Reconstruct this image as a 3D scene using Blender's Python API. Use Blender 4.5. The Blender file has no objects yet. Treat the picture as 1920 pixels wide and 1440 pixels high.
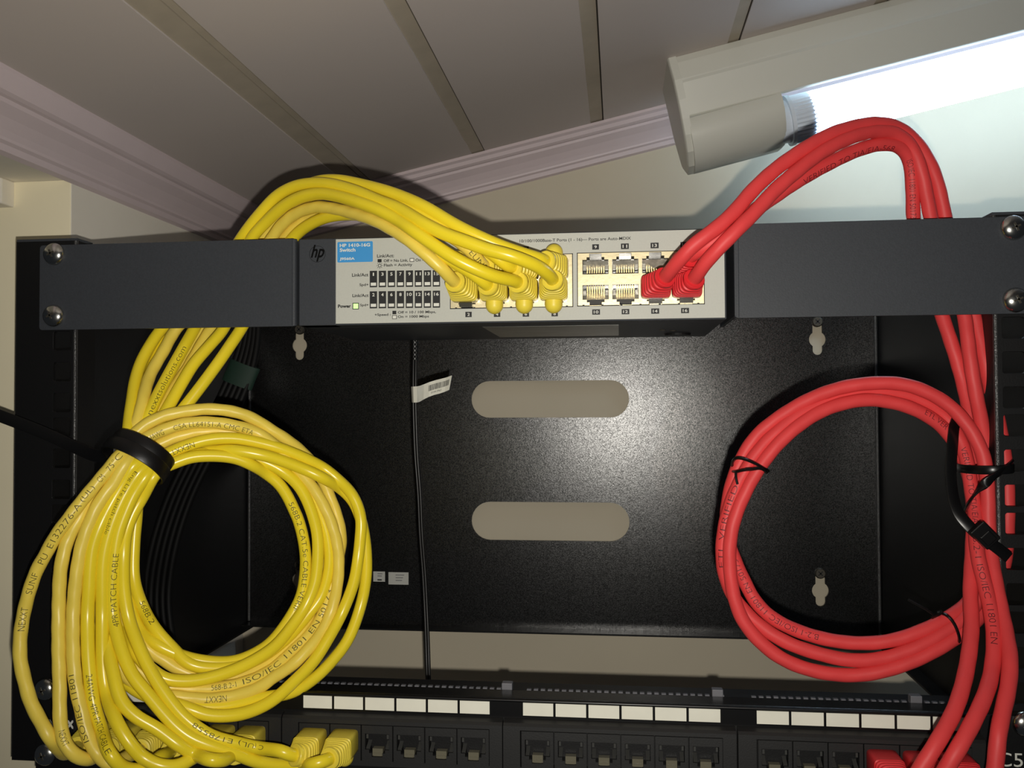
import bpy, math, random
from mathutils import Vector, Matrix
from mathutils.geometry import tessellate_polygon
random.seed(7)
sc = bpy.context.scene
COL = sc.collection
S = 0.001                                   # everything below is written in millimetres

# ------------------------------------------------------------------ camera
FPX = 1697.73
CAM = Vector((287.246, -434.684, -79.466))
RIGHT = Vector((0.99310737, 0.11711777, -0.00460241))
FWD = Vector((-0.11696576, 0.99281324, 0.02531582))
UP = Vector((0.00753427, -0.024603, 0.99966891))
cd = bpy.data.cameras.new('camera'); cam = bpy.data.objects.new('camera', cd); COL.objects.link(cam)
cd.sensor_fit = 'HORIZONTAL'; cd.sensor_width = 36; cd.lens = FPX / 1920 * 36
cd.clip_start = 0.01; cd.clip_end = 50
m = Matrix.Identity(4)
for i, v in enumerate((RIGHT, UP, -FWD)):
    for k in range(3): m[k][i] = v[k]
for k in range(3): m[k][3] = CAM[k] * S
cam.matrix_world = m
sc.camera = cam

# ------------------------------------------------------------------ light
w = bpy.data.worlds.new('world'); sc.world = w; w.use_nodes = True
w.node_tree.nodes['Background'].inputs[0].default_value = (0.80, 0.88, 1.0, 1)
w.node_tree.nodes['Background'].inputs[1].default_value = 0.018
FLASH = 6.6
fl = bpy.data.lights.new('phone_flash', 'SPOT'); fl.energy = FLASH; fl.spot_size = math.radians(112); fl.spot_blend = 1.0; fl.shadow_soft_size = 0.0025; fl.color = (1.0, 0.955, 0.87)
flo = bpy.data.objects.new('phone_flash', fl); COL.objects.link(flo)
flo.location = (CAM + RIGHT * 5 - UP * 16) * S
flo.rotation_euler = (-(FWD + UP * .10)).to_track_quat('Z', 'Y').to_euler()
TUBE = 8.0
vs = sc.view_settings
vs.view_transform = 'Standard'; vs.look = 'None'; vs.gamma = 1; vs.use_curve_mapping = False; vs.exposure = 0.0

# ------------------------------------------------------------------ maths helpers
def ray(px, py): return RIGHT * ((px - 960) / FPX) + FWD - UP * ((py - 720) / FPX)
def P(px, py, Y):
    d = ray(px, py); return CAM + d * ((Y - CAM.y) / d.y)
def PZ(px, py, z):
    d = ray(px, py); return CAM + d * ((z - CAM.z) / d.z)
def proj(p):
    d = p - CAM; f = d.dot(FWD)
    return 960 + FPX * d.dot(RIGHT) / f, 720 - FPX * d.dot(UP) / f

# ------------------------------------------------------------------ materials
def srgb(c):
    return tuple(((v / 255) / 12.92 if v / 255 <= 0.04045 else ((v / 255 + 0.055) / 1.055) ** 2.4) for v in c) + (1,)
MATS = {}
def mat(name, col, rough=0.5, metal=0.0, spec=0.5, bump=0.0, bscale=300, bd=0.0004, var=0.0, vscale=40, emit=None, estr=0, coat=0, trans=0, sub=0):
    mt = bpy.data.materials.new(name); mt.use_nodes = True; nt = mt.node_tree; b = nt.nodes['Principled BSDF']
    c = srgb(col); b.inputs['Base Color'].default_value = c
    b.inputs['Roughness'].default_value = rough; b.inputs['Metallic'].default_value = metal
    b.inputs['Specular IOR Level'].default_value = spec; b.inputs['Coat Weight'].default_value = coat
    b.inputs['Transmission Weight'].default_value = trans
    if sub:
        b.inputs['Subsurface Weight'].default_value = sub; b.inputs['Subsurface Scale'].default_value = 0.002
        b.inputs['Subsurface Radius'].default_value = (1, .6, .25)
    tc = nt.nodes.new('ShaderNodeTexCoord')
    if var:
        n = nt.nodes.new('ShaderNodeTexNoise'); n.inputs['Scale'].default_value = vscale; n.inputs['Detail'].default_value = 4
        r = nt.nodes.new('ShaderNodeMapRange'); r.inputs[1].default_value = .3; r.inputs[2].default_value = .7
        r.inputs[3].default_value = 1 - var; r.inputs[4].default_value = 1 + var
        mx = nt.nodes.new('ShaderNodeVectorMath'); mx.operation = 'SCALE'; mx.inputs[0].default_value = c[:3]
        nt.links.new(tc.outputs['Object'], n.inputs['Vector']); nt.links.new(n.outputs['Fac'], r.inputs[0])
        nt.links.new(r.outputs[0], mx.inputs['Scale']); nt.links.new(mx.outputs[0], b.inputs['Base Color'])
    if bump:
        n = nt.nodes.new('ShaderNodeTexNoise'); n.inputs['Scale'].default_value = bscale; n.inputs['Detail'].default_value = 3
        bp = nt.nodes.new('ShaderNodeBump'); bp.inputs['Strength'].default_value = bump; bp.inputs['Distance'].default_value = bd
        nt.links.new(tc.outputs['Object'], n.inputs['Vector']); nt.links.new(n.outputs['Fac'], bp.inputs['Height'])
        nt.links.new(bp.outputs[0], b.inputs['Normal'])
    if emit:
        b.inputs['Emission Color'].default_value = srgb(emit); b.inputs['Emission Strength'].default_value = estr
    MATS[name] = mt; return mt
M_wall = mat('painted_wall', (204, 194, 172), .75, bump=.25, bscale=90, var=.03, vscale=12)
M_jamb = mat('cream_reveal', (250, 240, 208), .75, bump=.3, bscale=70, var=.03, vscale=10)  # reveal face, a paler cream than the side wall
M_wall_l = mat('painted_side_wall', (236, 230, 216), .75, bump=.3, bscale=70, var=.04, vscale=10)
M_ceil = mat('ceiling_panel', (196, 186, 180), .6, bump=.05, bscale=200, var=.02, vscale=8)
M_batten = mat('ceiling_joint', (176, 165, 148), .6, var=.06, vscale=60)
M_line = mat('joint_gap', (50, 44, 38), .8)
M_coving = mat('coving_plastic', (212, 196, 198), .5, var=.02)
M_black = mat('black_powder_coat', (15, 15, 15), .265, spec=1.0, bump=1.0, bscale=1700, bd=.00005, var=.12, vscale=900)
nt_ = M_black.node_tree; b_ = nt_.nodes['Principled BSDF']                 # metallic flake in the powder coat
n_ = nt_.nodes.new('ShaderNodeTexNoise'); n_.inputs['Scale'].default_value = 1500; n_.inputs['Detail'].default_value = 2
r_n = nt_.nodes.new('ShaderNodeMapRange'); r_n.inputs[1].default_value = .35; r_n.inputs[2].default_value = .68; r_n.inputs[3].default_value = .3; r_n.inputs[4].default_value = 1.3; r_n.clamp = True
tc_ = nt_.nodes.new('ShaderNodeTexCoord'); nt_.links.new(tc_.outputs['Object'], n_.inputs['Vector']); nt_.links.new(n_.outputs['Fac'], r_n.inputs[0]); nt_.links.new(r_n.outputs[0], b_.inputs['Specular IOR Level'])
M_blk_s = mat('black_steel', (17, 17, 18), .48, spec=.35, bump=.8, bscale=1300, bd=.00006)
M_grey = mat('charcoal_enamel', (58, 61, 66), .5, spec=.3, bump=.8, bscale=1500, bd=.00005, var=.08, vscale=1200)
M_face = mat('silver_face_plate', (192, 193, 184), .5, spec=.3, var=.02, vscale=1500)
M_ink = mat('black_ink', (18, 18, 18), .6)
M_hp = mat('logo_black', (6, 6, 6), .7, spec=.1)
M_white = mat('white_print', (225, 225, 215), .6)
M_blue = mat('blue_label', (60, 150, 215), .5)
M_gold = mat('nickel_shield', (226, 212, 172), .35, metal=.55, bump=.1, bscale=500)
M_brass = mat('gold_contact', (225, 205, 150), .3, metal=1)
M_sock = mat('socket_plastic', (60, 58, 54), .2, spec=.7, coat=.4)
M_sock_l = mat('socket_metal_liner', (170, 166, 154), .3, metal=.45, bump=.4, bscale=250, var=.3, vscale=350)
M_chrome = mat('zinc_screw', (205, 205, 200), .2, metal=1, bump=.15, bscale=400)
M_dscr = mat('dull_screw', (80, 76, 68), .5, metal=.6)
M_yel = mat('yellow_jacket', (238, 214, 44), .28, spec=.45, var=.03, vscale=60, bump=.1, bscale=150)
M_yelp = mat('pale_yellow_jacket', (236, 210, 84), .36, spec=.4, var=.05, vscale=60, bump=.2, bscale=150)
M_yelb = mat('yellow_boot', (236, 214, 72), .4, spec=.35)
M_red = mat('red_jacket', (220, 67, 68), .5, spec=.3, var=.04, vscale=80, bump=.15, bscale=200)
M_redb = mat('red_boot', (222, 48, 54), .45, spec=.3)
M_inkc = mat('cable_print', (70, 66, 20), .6)
M_inkr = mat('red_cable_print', (90, 18, 26), .6)
M_clear = mat('clear_plug_plastic', (214, 202, 170), .15, spec=.6, coat=.3)
M_dclear = mat('dark_latch_plastic', (66, 64, 56), .2, spec=.6)
M_tie = mat('black_nylon_tie', (12, 12, 13), .3, spec=.45)
M_dark = mat('dull_black_cable', (9, 9, 9), .6, spec=.2)
M_edge = mat('fold_edge_glint', (60, 60, 60), .3, spec=.8, bump=1.0, bscale=1400, bd=.0004)  # lighter glossy grey stands in for the flash glint along the folds
M_velcro = mat('black_hook_tape', (12, 12, 13), .4, spec=.4, bump=.4, bscale=900, bd=.00005)
M_cord = mat('black_cord', (16, 16, 16), .4, spec=.5)
M_green = mat('dark_green_tape', (10, 42, 30), .7)
M_paper = mat('white_paper_label', (232, 230, 215), .6, var=.03, vscale=100)
M_pap2 = mat('grey_white_sticker', (205, 205, 198), .5)
M_stk = mat('silver_rating_label', (66, 68, 63), .3, metal=.3, bump=.6, bscale=60, var=.3, vscale=90)
M_hous = mat('lamp_housing_white', (214, 214, 204), .4)
M_ribp = mat('lamp_cap_plastic', (222, 232, 244), .3)  # glow of the tube put into the collar's pale blue base colour
M_tube = mat('lit_tube', (255, 255, 255), .4, emit=(196, 226, 255), estr=TUBE)
M_led = mat('green_led', (190, 240, 150), .4, emit=(190, 245, 150), estr=.8)
M_jackg = mat('jack_grey_plastic', (62, 62, 60), .35, spec=.6)
M_jackl = mat('jack_tongue', (104, 100, 84), .35, spec=.5)
M_tab = mat('grey_tab', (105, 105, 110), .45)
M_module = mat('jack_module_black', (30, 30, 30), .5, bump=.8, bscale=1300, bd=.00005)

# ------------------------------------------------------------------ mesh builder
class G:
    def __init__(s): s.v = []; s.f = []; s.mi = []; s.mats = []
    def slot(s, m):
        if m not in s.mats: s.mats.append(m)
        return s.mats.index(m)
    def add(s, vs_, fs, m):
        b = len(s.v); k = s.slot(m)
        s.v += [Vector(q) for q in vs_]; s.f += [tuple(b + i for i in f) for f in fs]; s.mi += [k] * len(fs)
        return s
    def box(s, x0, x1, y0, y1, z0, z1, m):
        vs_ = [(x, y, z) for x in (x0, x1) for y in (y0, y1) for z in (z0, z1)]
        return s.add(vs_, [(0, 1, 3, 2), (4, 6, 7, 5), (0, 4, 5, 1), (2, 3, 7, 6), (0, 2, 6, 4), (1, 5, 7, 3)], m)
    def obox(s, c, ax, ay, az, hx, hy, hz, m):
        vs_ = [c + ax * (hx * i) + ay * (hy * j) + az * (hz * k) for i in (-1, 1) for j in (-1, 1) for k in (-1, 1)]
        return s.add(vs_, [(0, 1, 3, 2), (4, 6, 7, 5), (0, 4, 5, 1), (2, 3, 7, 6), (0, 2, 6, 4), (1, 5, 7, 3)], m)
    def plate(s, outer, holes, y0, y1, m):       # polygons in (x, z), extruded from y0 to y1
        loops = [outer] + holes; flat = [p for l in loops for p in l]; n = len(flat)
        tri = tessellate_polygon([[Vector((p[0], p[1], 0)) for p in l] for l in loops])
        vs_ = [(p[0], y0, p[1]) for p in flat] + [(p[0], y1, p[1]) for p in flat]
        fs = [tuple(t) for t in tri] + [tuple(i + n for i in reversed(t)) for t in tri]
        b = 0
        for l in loops:
            k = len(l)
            for i in range(k):
                j = (i + 1) % k; fs.append((b + i, b + j, b + j + n, b + i + n))
            b += k
        return s.add(vs_, fs, m)
    def loft(s, rings, m, cap=True):
        n = len(rings[0]); vs_ = [p for r in rings for p in r]; fs = []
        for a in range(len(rings) - 1):
            for i in range(n):
                j = (i + 1) % n; fs.append((a * n + i, a * n + j, (a + 1) * n + j, (a + 1) * n + i))
        if cap:
            fs.append(tuple(reversed(range(n)))); fs.append(tuple((len(rings) - 1) * n + i for i in range(n)))
        return s.add(vs_, fs, m)
    def cyl(s, a, b, r0, r1, m, n=20, prof=None):
        a = Vector(a); b = Vector(b); t = (b - a).normalized(); u = t.orthogonal().normalized(); v = t.cross(u)
        prof = prof or [(0, r0), (1, r1)]
        return s.loft([[a + (b - a) * h + (u * math.cos(2 * math.pi * i / n) + v * math.sin(2 * math.pi * i / n)) * r for i in range(n)] for h, r in prof], m)
    def obj(s, name, parent=None, origin=None, smooth=False, bevel=0, **kw):
        o_ = Vector(origin) if origin is not None else (Vector(parent['_o']) if parent is not None else Vector((0, 0, 0)))
        me = bpy.data.meshes.new(name); me.from_pydata([(p - o_) * S for p in s.v], [], s.f)
        for m_ in s.mats: me.materials.append(m_)
        me.polygons.foreach_set('material_index', s.mi)
        if smooth: me.polygons.foreach_set('use_smooth', [True] * len(me.polygons))
        me.update()
        ob = bpy.data.objects.new(name, me); COL.objects.link(ob)
        if bevel:
            bv = ob.modifiers.new('bevel', 'BEVEL'); bv.width = bevel * S; bv.segments = 2; bv.limit_method = 'ANGLE'; bv.angle_limit = .6
        if smooth:
            try: me.set_sharp_from_angle(angle=math.radians(40))
            except Exception: pass
        if parent is not None: ob.parent = parent
        else: ob.location = o_ * S
        ob['_o'] = tuple(o_)
        for k, v_ in kw.items(): ob[k] = v_
        return ob
def thing(name, label, cat, at, group=None):
    e = bpy.data.objects.new(name, None); COL.objects.link(e); e.empty_display_size = .01
    e.location = Vector(at) * S; e['_o'] = tuple(at); e['label'] = label; e['category'] = cat
    if group: e['group'] = group
    return e
def structure(o): o['kind'] = 'structure'; return o

def spline(pts, step=1.5):                      # centripetal catmull rom, resampled
    pts = [Vector(p) for p in pts]
    q = [pts[0] * 2 - pts[1]] + pts + [pts[-1] * 2 - pts[-2]]
    raw = []
    for i in range(1, len(q) - 2):
        p0, p1, p2, p3 = q[i - 1:i + 3]
        t0 = 0; t1 = t0 + max((p1 - p0).length, 1e-4) ** .5; t2 = t1 + max((p2 - p1).length, 1e-4) ** .5; t3 = t2 + max((p3 - p2).length, 1e-4) ** .5
        n = max(2, int((p2 - p1).length / 1.0))
        for k in range(n):
            t = t1 + (t2 - t1) * k / n
            A1 = p0 * ((t1 - t) / (t1 - t0)) + p1 * ((t - t0) / (t1 - t0)); A2 = p1 * ((t2 - t) / (t2 - t1)) + p2 * ((t - t1) / (t2 - t1)); A3 = p2 * ((t3 - t) / (t3 - t2)) + p3 * ((t - t2) / (t3 - t2))
            B1 = A1 * ((t2 - t) / (t2 - t0)) + A2 * ((t - t0) / (t2 - t0)); B2 = A2 * ((t3 - t) / (t3 - t1)) + A3 * ((t - t1) / (t3 - t1))
            raw.append(B1 * ((t2 - t) / (t2 - t1)) + B2 * ((t - t1) / (t2 - t1)))
    raw.append(pts[-1])
    for _ in range(6):
        raw = [raw[0]] + [(raw[i - 1] + raw[i] * 2 + raw[i + 1]) / 4 for i in range(1, len(raw) - 1)] + [raw[-1]]
    out = [raw[0]]; acc = 0; last = raw[0]
    for p in raw[1:]:
        d = (p - last).length
        while acc + d >= step:
            f = (step - acc) / d; last = last.lerp(p, f); out.append(last.copy()); d = (p - last).length; acc = 0
        acc += d; last = p
    if (out[-1] - raw[-1]).length > step * .3: out.append(raw[-1])
    return out
def frames(path):
    T = []
    for i in range(len(path)):
        T.append((path[min(i + 1, len(path) - 1)] - path[max(i - 1, 0)]).normalized())
    n = T[0].orthogonal().normalized(); N = [n]
    for i in range(1, len(path)):
        n = N[-1] - T[i] * N[-1].dot(T[i]); N.append(n.normalized())
    return T, N
def tube(g, path, r, m, n=14, mod=None):
    T, N = frames(path); rings = []
    for i, p in enumerate(path):
        B = T[i].cross(N[i]); ring = []
        for k in range(n):
            a = 2 * math.pi * k / n; rr = r + (mod(i, a) if mod else 0)
            ring.append(p + (N[i] * math.cos(a) + B * math.sin(a)) * rr)
        rings.append(ring)
    g.loft(rings, m); return g
def ribbon(g, path, wdir, w_, th, m, closed=False):     # flat strap; wdir(i, tangent) gives the width direction
    n = len(path); rings = []
    for i, p in enumerate(path):
        t = (path[(i + 1) % n if closed else min(i + 1, n - 1)] - path[i - 1 if closed else max(i - 1, 0)]).normalized()
        wd = wdir(i, t); wd = (wd - t * wd.dot(t)).normalized(); nn = t.cross(wd)
        rings.append([p + wd * (w_ / 2 * a) + nn * (th / 2 * b) for a, b in ((-1, -.6), (-.85, -1), (.85, -1), (1, -.6), (1, .6), (.85, 1), (-.85, 1), (-1, .6))])
    if closed: rings.append(rings[0])
    g.loft(rings, m, cap=not closed); return g

# lettering: outlines of the built-in font, flattened and returned as 2D vertices and faces normalised to a unit box
TCACHE = {}
def glyphs(s, bold=0.0, shear=0.0):
    key = (s, bold, shear)
    if key not in TCACHE:
        c = bpy.data.curves.new('t', 'FONT'); c.body = s; c.offset = bold; c.shear = shear; c.resolution_u = 3; c.fill_mode = 'FRONT'
        o = bpy.data.objects.new('t', c); me = bpy.data.meshes.new_from_object(o)
        v = [(p.co.x, p.co.y) for p in me.vertices]; f = [tuple(p.vertices) for p in me.polygons]
        bpy.data.objects.remove(o); bpy.data.curves.remove(c); bpy.data.meshes.remove(me)
        x0 = min(p[0] for p in v); x1 = max(p[0] for p in v); y0 = min(p[1] for p in v); y1 = max(p[1] for p in v)
        TCACHE[key] = ([((p[0] - x0) / (x1 - x0), (p[1] - y0) / (y1 - y0)) for p in v], f, (x1 - x0) / (y1 - y0))
    return TCACHE[key]
def text_rect(g, s, x0, z0, x1, z1, y, m, bold=.0, shear=0.):
    v, f, a = glyphs(s, bold, shear)
    g.add([(x0 + (x1 - x0) * u, y, z0 + (z1 - z0) * t) for u, t in v], f, m)
def prect(px0, py0, px1, py1, Y):               # image rectangle to x0, z0, x1, z1 on the plane y = Y
    a = P((px0), (py0 + py1) / 2, Y); b = P(px1, (py0 + py1) / 2, Y); c = P((px0 + px1) / 2, py0, Y); d = P((px0 + px1) / 2, py1, Y)
    return a.x, d.z, b.x, c.z

def circ(cx, cz, r, n=24, a0=0, a1=2 * math.pi):
    return [(cx + r * math.cos(a0 + (a1 - a0) * i / n), cz + r * math.sin(a0 + (a1 - a0) * i / n)) for i in range(n)]
def stadium(x0, x1, z0, z1):
    r = (z1 - z0) / 2; zc = (z0 + z1) / 2
    return circ(x1 - r, zc, r, 14, -math.pi / 2, math.pi / 2) + [(x1 - r, z1)] + circ(x0 + r, zc, r, 14, math.pi / 2, 3 * math.pi / 2) + [(x0 + r, z0)]
def rrect(x0, x1, z0, z1, r=1.2, n=4):
    o = []
    for cx, cz, a in ((x1 - r, z0 + r, -90), (x1 - r, z1 - r, 0), (x0 + r, z1 - r, 90), (x0 + r, z0 + r, 180)):
        for i in range(n + 1):
            t = math.radians(a + 90 * i / n); o.append((cx + r * math.cos(t), cz + r * math.sin(t)))
    return o
def keyhole(cx, cz):
    R, s = 6.3, 3.6; a = math.asin(s / R); o = []
    for i in range(13):
        t = -math.pi / 2 + a + (math.pi - 2 * a) * i / 12; o.append((cx + R * math.cos(t), cz + R * math.sin(t)))
    for i in range(9):
        t = math.pi * i / 8; o.append((cx + s * math.cos(t), cz + 12.5 + s * math.sin(t)))
    for i in range(13):
        t = math.pi / 2 + a + (math.pi - 2 * a) * i / 12; o.append((cx + R * math.cos(t), cz + R * math.sin(t)))
    for i in range(9):
        t = math.pi + math.pi * i / 8; o.append((cx + s * math.cos(t), cz - 8.5 + s * math.sin(t)))
    return o

# ================================================================== THE ROOM
XW, YW = -26.5, 297.0
CA, CB = 83.28, 0.2192                         # the sloped ceiling: z = CA + CB * x
def zc(x): return CA + CB * x
structure(G().box(XW - 90, 900, YW, YW + 40, -700, 330, M_wall).obj('wall_back'))
# side wall with the window opening near the camera
g = G()
g.box(XW - 90, XW, 53, YW, -700, 110, M_wall_l)
g.box(XW - 90, XW, -700, 53, 53, 110, M_wall_l)
g.box(XW - 90, XW - .01, 52.3, 53, -700, 52.9, M_jamb)
structure(g.obj('wall_left', bevel=.8))
g = G(); g.box(XW - 84, XW - 35, 41, 53, 38, 53, M_wall_l); g.box(XW - 84, XW - 74, -400, 41, 38, 53, M_wall_l)
structure(g.obj('window_1', bevel=1))
# ceiling: broad panels with recessed joints running towards the camera
strips = [(-21.5, -10.5), (72.5, 86.0), (173, 183.5), (267, 277.2), (361, 369.5), (455, 465), (549, 559), (643, 653), (737, 747)]
g = G(); y0, y1 = -650, YW
def slab(xa, xb, dz, m, ya=y0, yb=y1, th=5):
    vs_ = [(x, y, zc(x) + dz + t) for x in (xa, xb) for y in (ya, yb) for t in (0, th)]
    g.add(vs_, [(0, 1, 3, 2), (4, 6, 7, 5), (0, 4, 5, 1), (2, 3, 7, 6), (0, 2, 6, 4), (1, 5, 7, 3)], m)
prev = XW
for a, b in strips:
    slab(prev, a, 0, M_ceil); slab(a, b - 1.0, .9, M_batten); slab(b - 1.0, b, 1.6, M_line); prev = b
    if a == 72.5:
        slab(b, b + 3.6, .5, M_batten); slab(b + 3.6, b + 4.6, 1.4, M_line); prev = b + 4.6
slab(prev, 900, 0, M_ceil)
slab(XW - 5, 905, 6, M_ceil)
structure(g.obj('ceiling'))
# coving: moulded plastic profile. profile given as (out from the wall, down from the ceiling)
prof = [(0, 0), (27, 0), (27, 2.2), (24.5, 3.6), (23, 6.2), (21, 7.2), (19, 7.6), (18.2, 9.4), (13, 13.2), (9, 17.5), (7, 20.2), (6.6, 21.6), (4.6, 22.6), (3.4, 25.6), (0, 26.5)]
g = G(); rings = []
for x in (XW, 900):
    rings.append([(x, YW - o, zc(x) - d) for o, d in prof])
g.loft([[Vector(p) for p in r] for r in rings], M_coving); structure(g.obj('trim_1', smooth=False))
g = G(); rings = []
for y in (-650, YW):
    rings.append([Vector((XW + o, y, zc(XW + o) - d * 1.0 + (0 if d else 0))) if d < 3 else Vector((XW + o, y, zc(XW) - d + .1 * o)) for o, d in prof])
g.loft(rings, M_coving); structure(g.obj('trim_2'))

# ================================================================== TUBE LIGHT
LX0 = 322.0
cu = Vector((1, 0, CB)).normalized(); cn = Vector((CB, 0, -1)).normalized()      # along the ceiling, and down from it
LO = Vector((LX0, 0, zc(LX0)))
def LP(u, y, v): return LO + cu * u + cn * v + Vector((0, y, 0))
lamp = thing('tube_light', 'white fluorescent batten light with a lit tube under the sloped ceiling', 'light', LP(200, 205, 0))
g = G(); pr = [(176, 0), (174, 5), (172.5, 17), (174, 19), (181, 39.5), (183, 40.5), (186, 38), (181, 20), (236, 20), (238, 0)]
g.loft([[LP(u, y, v) for y, v in pr] for u in (4, 620)], M_hous); g.obj('housing', lamp, bevel=.5)
g = G(); pe = [(175, -.3), (171, 17), (173, 30), (177, 42), (181, 52), (188, 62), (200, 69), (215, 71), (232, 62), (240, 40), (240, 0)]
def inset(k): cy = 206; cv = 32; return [((y - cy) * k + cy, (v - cv) * k + cv if v > 0 else v) for y, v in pe]
g.loft([[LP(u, y, v) for y, v in inset(k)] for u, k in ((-.8, .93), (-.2, .985), (.3, 1.0), (5, 1.0))], M_hous)
g.obj('end_cap', lamp)
g = G(); pl = [(181.5, 41), (179, 46), (180, 54), (185, 62), (192, 68), (203, 72), (216, 71), (228, 64), (232, 52), (226, 42)]
g.loft([[LP(u, y, v - k) for y, v in pl] for u, k in ((4, 0), (64, 1.0), (67, 2.5))], M_hous); g.obj('lamp_holder_cover', lamp, smooth=True)
tcen = lambda u: LP(u, 201, 54.5)
g = G()
for u0, u1, r in ((64, 71.5, 14.5), (71.5, 74, 17.2)): g.cyl(tcen(u0), tcen(u1), r, r, M_ribp, 40)
n = 36; rings = []
for u in (74, 88):
    rings.append([tcen(u) + (Vector((0, 1, 0)) * math.cos(2 * math.pi * k / (2 * n)) + cn * math.sin(2 * math.pi * k / (2 * n))) * (16.2 if k % 2 else 15.3) for k in range(2 * n)])
g.loft(rings, M_ribp); g.obj('ribbed_collar', lamp)
G().cyl(tcen(87), tcen(620), 16, 16, M_tube, 40).obj('tube', lamp, smooth=True)
g = G(); g.obox(LP(52, 188, 41.5), cu, Vector((0, 1, 0)), cn, 13, 4, 1.6, M_ink); g.obj('lamp_holder', lamp)

# ================================================================== WALL RACK
RX0, RX1, RZ0, RZ1, RD = -22.5, 488.0, -258.8, 7.2, 294.0
rack = thing('wall_rack', 'black steel open wall rack bolted to the beige wall', 'rack', (232, RD, RZ0))
outer = [(RX0 + 2, RZ0 + 2.4), (RX1 - 2, RZ0 + 2.4), (RX1 - 2, RZ1), (RX0 + 2, RZ1)]
holes = [stadium(168.3, 295.4, -88.2, -58.4), stadium(168.1, 295.0, -186.8, -156.0),
         keyhole(23.6, -27.5), keyhole(441.2, -28.0), keyhole(23.6, -222.0), keyhole(441.0, -222.6)]
g = G(); g.plate(outer, holes, RD - 1.6, RD, M_black)
g.box(RX0 + 2, RX1 - 2, RD - 16, RD, RZ0 + 1, RZ0 + 2.4, M_black)                    # bottom lip
for x in (RX0 + 3.2, RX1 - 3.4): g.cyl((x, RD - 2.4, RZ0 + 3), (x, RD - 2.4, RZ1), 1.25, 1.25, M_edge, 12)
g.obj('back_panel', rack)
for x0, x1, lip in ((RX0, RX0 + 1.6, 11), (RX1 - 1.6, RX1, -11)):
    g = G(); g.box(x0, x1, 1.5, RD, RZ0, RZ1, M_blk_s)
    a, b = sorted((x0 if lip > 0 else x1, (x0 if lip > 0 else x1) + lip)); g.box(a, b, 16, RD - 2, RZ0, RZ0 + 1.4, M_blk_s)
    g.obj('side_panel', rack)
hz = []; z = 0
for k in range(6):
    hz += [-44.45 * k, -44.45 * k - 15.875, -44.45 * k - 31.75]
def rail(xa, xb, hx, inner):
    g = G(); hs = [rrect(hx - 4.9, hx + 4.9, z - 4.9, z + 4.9, 1.1) for z in hz if z - 6 > RZ0 and z + 6 < RZ1]
    g.plate([(xa, RZ0), (xb, RZ0), (xb, RZ1), (xa, RZ1)], hs, 0, 2.0, M_blk_s)
    xi = inner; g.box(min(xi, xi + (2 if xi < 200 else -2) * -1), max(xi, xi + (2 if xi < 200 else -2) * -1), 2, 17, RZ0, RZ1, M_blk_s)
    e_ = .9 if xi < 200 else -.9; g.cyl((xi - e_, .75, RZ0), (xi - e_, .75, RZ1), 1.05, 1.05, M_edge, 14)
    g.box(xa, xb, 0, 14, RZ1, RZ1 + 1.3, M_grey)
    return g.obj('mounting_rail', rack, bevel=.35)
rail(RX0, 11.0, 3.2, 11.0)
rail(457.2, RX1, 465.6, 457.2)
# stickers on the back panel
for i, (a, rows) in enumerate((((700, 1071.5, 722, 1090.5), 2), ((728.5, 1073, 766, 1096), 3))):
    g = G(); x0, z0, x1, z1 = prect(*a, RD - 1.7); g.box(x0, x1, RD - 1.9, RD - 1.6, z0, z1, M_pap2)
    cx = (x0 + x1) / 2; W_ = x1 - x0; H_ = z1 - z0
    for k in range(rows):
        zz = z1 - H_ * (.22 + .22 * k); g.box(cx - W_ * .14, cx + W_ * (.28 - .05 * k), RD - 2.0, RD - 1.9, zz - .25, zz + .25, M_tab)
    if i == 0: g.box(cx - 1.4, cx + 2.2, RD - 2.0, RD - 1.9, z0 + H_ * .12, z0 + H_ * .24, M_ink)
    g.obj('sticker', rack)
# the wall screws inside the keyholes
for (x, z, lb) in ((441.3, -14.2, 'grey wall screw in the upper right keyhole of the rack back'), (441.0, -209.2, 'grey wall screw in the lower right keyhole, inside the red coil'),
                   (23.6, -209.2, 'grey wall screw in the lower left keyhole, seen past the yellow coil'), (23.6, -14.2, 'dark wall screw in the upper left keyhole just under the switch')):
    g = G(); g.cyl((x, RD + 3, z), (x, RD - 3.4, z), 3, 3, M_dscr, 20, [(0, 2.2), (.45, 2.2), (.5, 4.2), (.85, 4.2), (1, 3.4)])
    for a in (math.pi / 4, 3 * math.pi / 4):
        d = Vector((math.cos(a), 0, math.sin(a))); e = Vector((-math.sin(a), 0, math.cos(a)))
        g.obox(Vector((x, RD - 3.4, z)), d, Vector((0, 1, 0)), e, 2.3, .15, .45, M_ink)
    o = g.obj('wall_screw', origin=(x, RD, z)); o['label'] = lb; o['category'] = 'screw'; o['group'] = 'screws holding the rack to the wall'

def mscrew(parent, x, z, y):
    g = G(); c = Vector((x, y, z)); R = 5.75
    prof = [(1, 5.0), (0, R)] + [(-3.6 * math.sin(t), R * math.cos(t)) for t in [i * .13 for i in range(1, 12)]]
    n = 28; rings = [[c + Vector((math.cos(2 * math.pi * k / n) * r, h, math.sin(2 * math.pi * k / n) * r)) for k in range(n)] for h, r in prof]
    g.loft(rings, M_chrome)
    s_ = g.obj('mounting_screw', parent, smooth=True)
    g = G()
    for a in (.4, .4 + math.pi / 2):
        d = Vector((math.cos(a), 0, math.sin(a))); e = Vector((-math.sin(a), 0, math.cos(a)))
        g.obox(c + Vector((0, -3.35, 0)), d, Vector((0, 1, 0)), e, 2.0, .4, .42, M_dscr)
    g.obj('cross_recess', s_)

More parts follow.
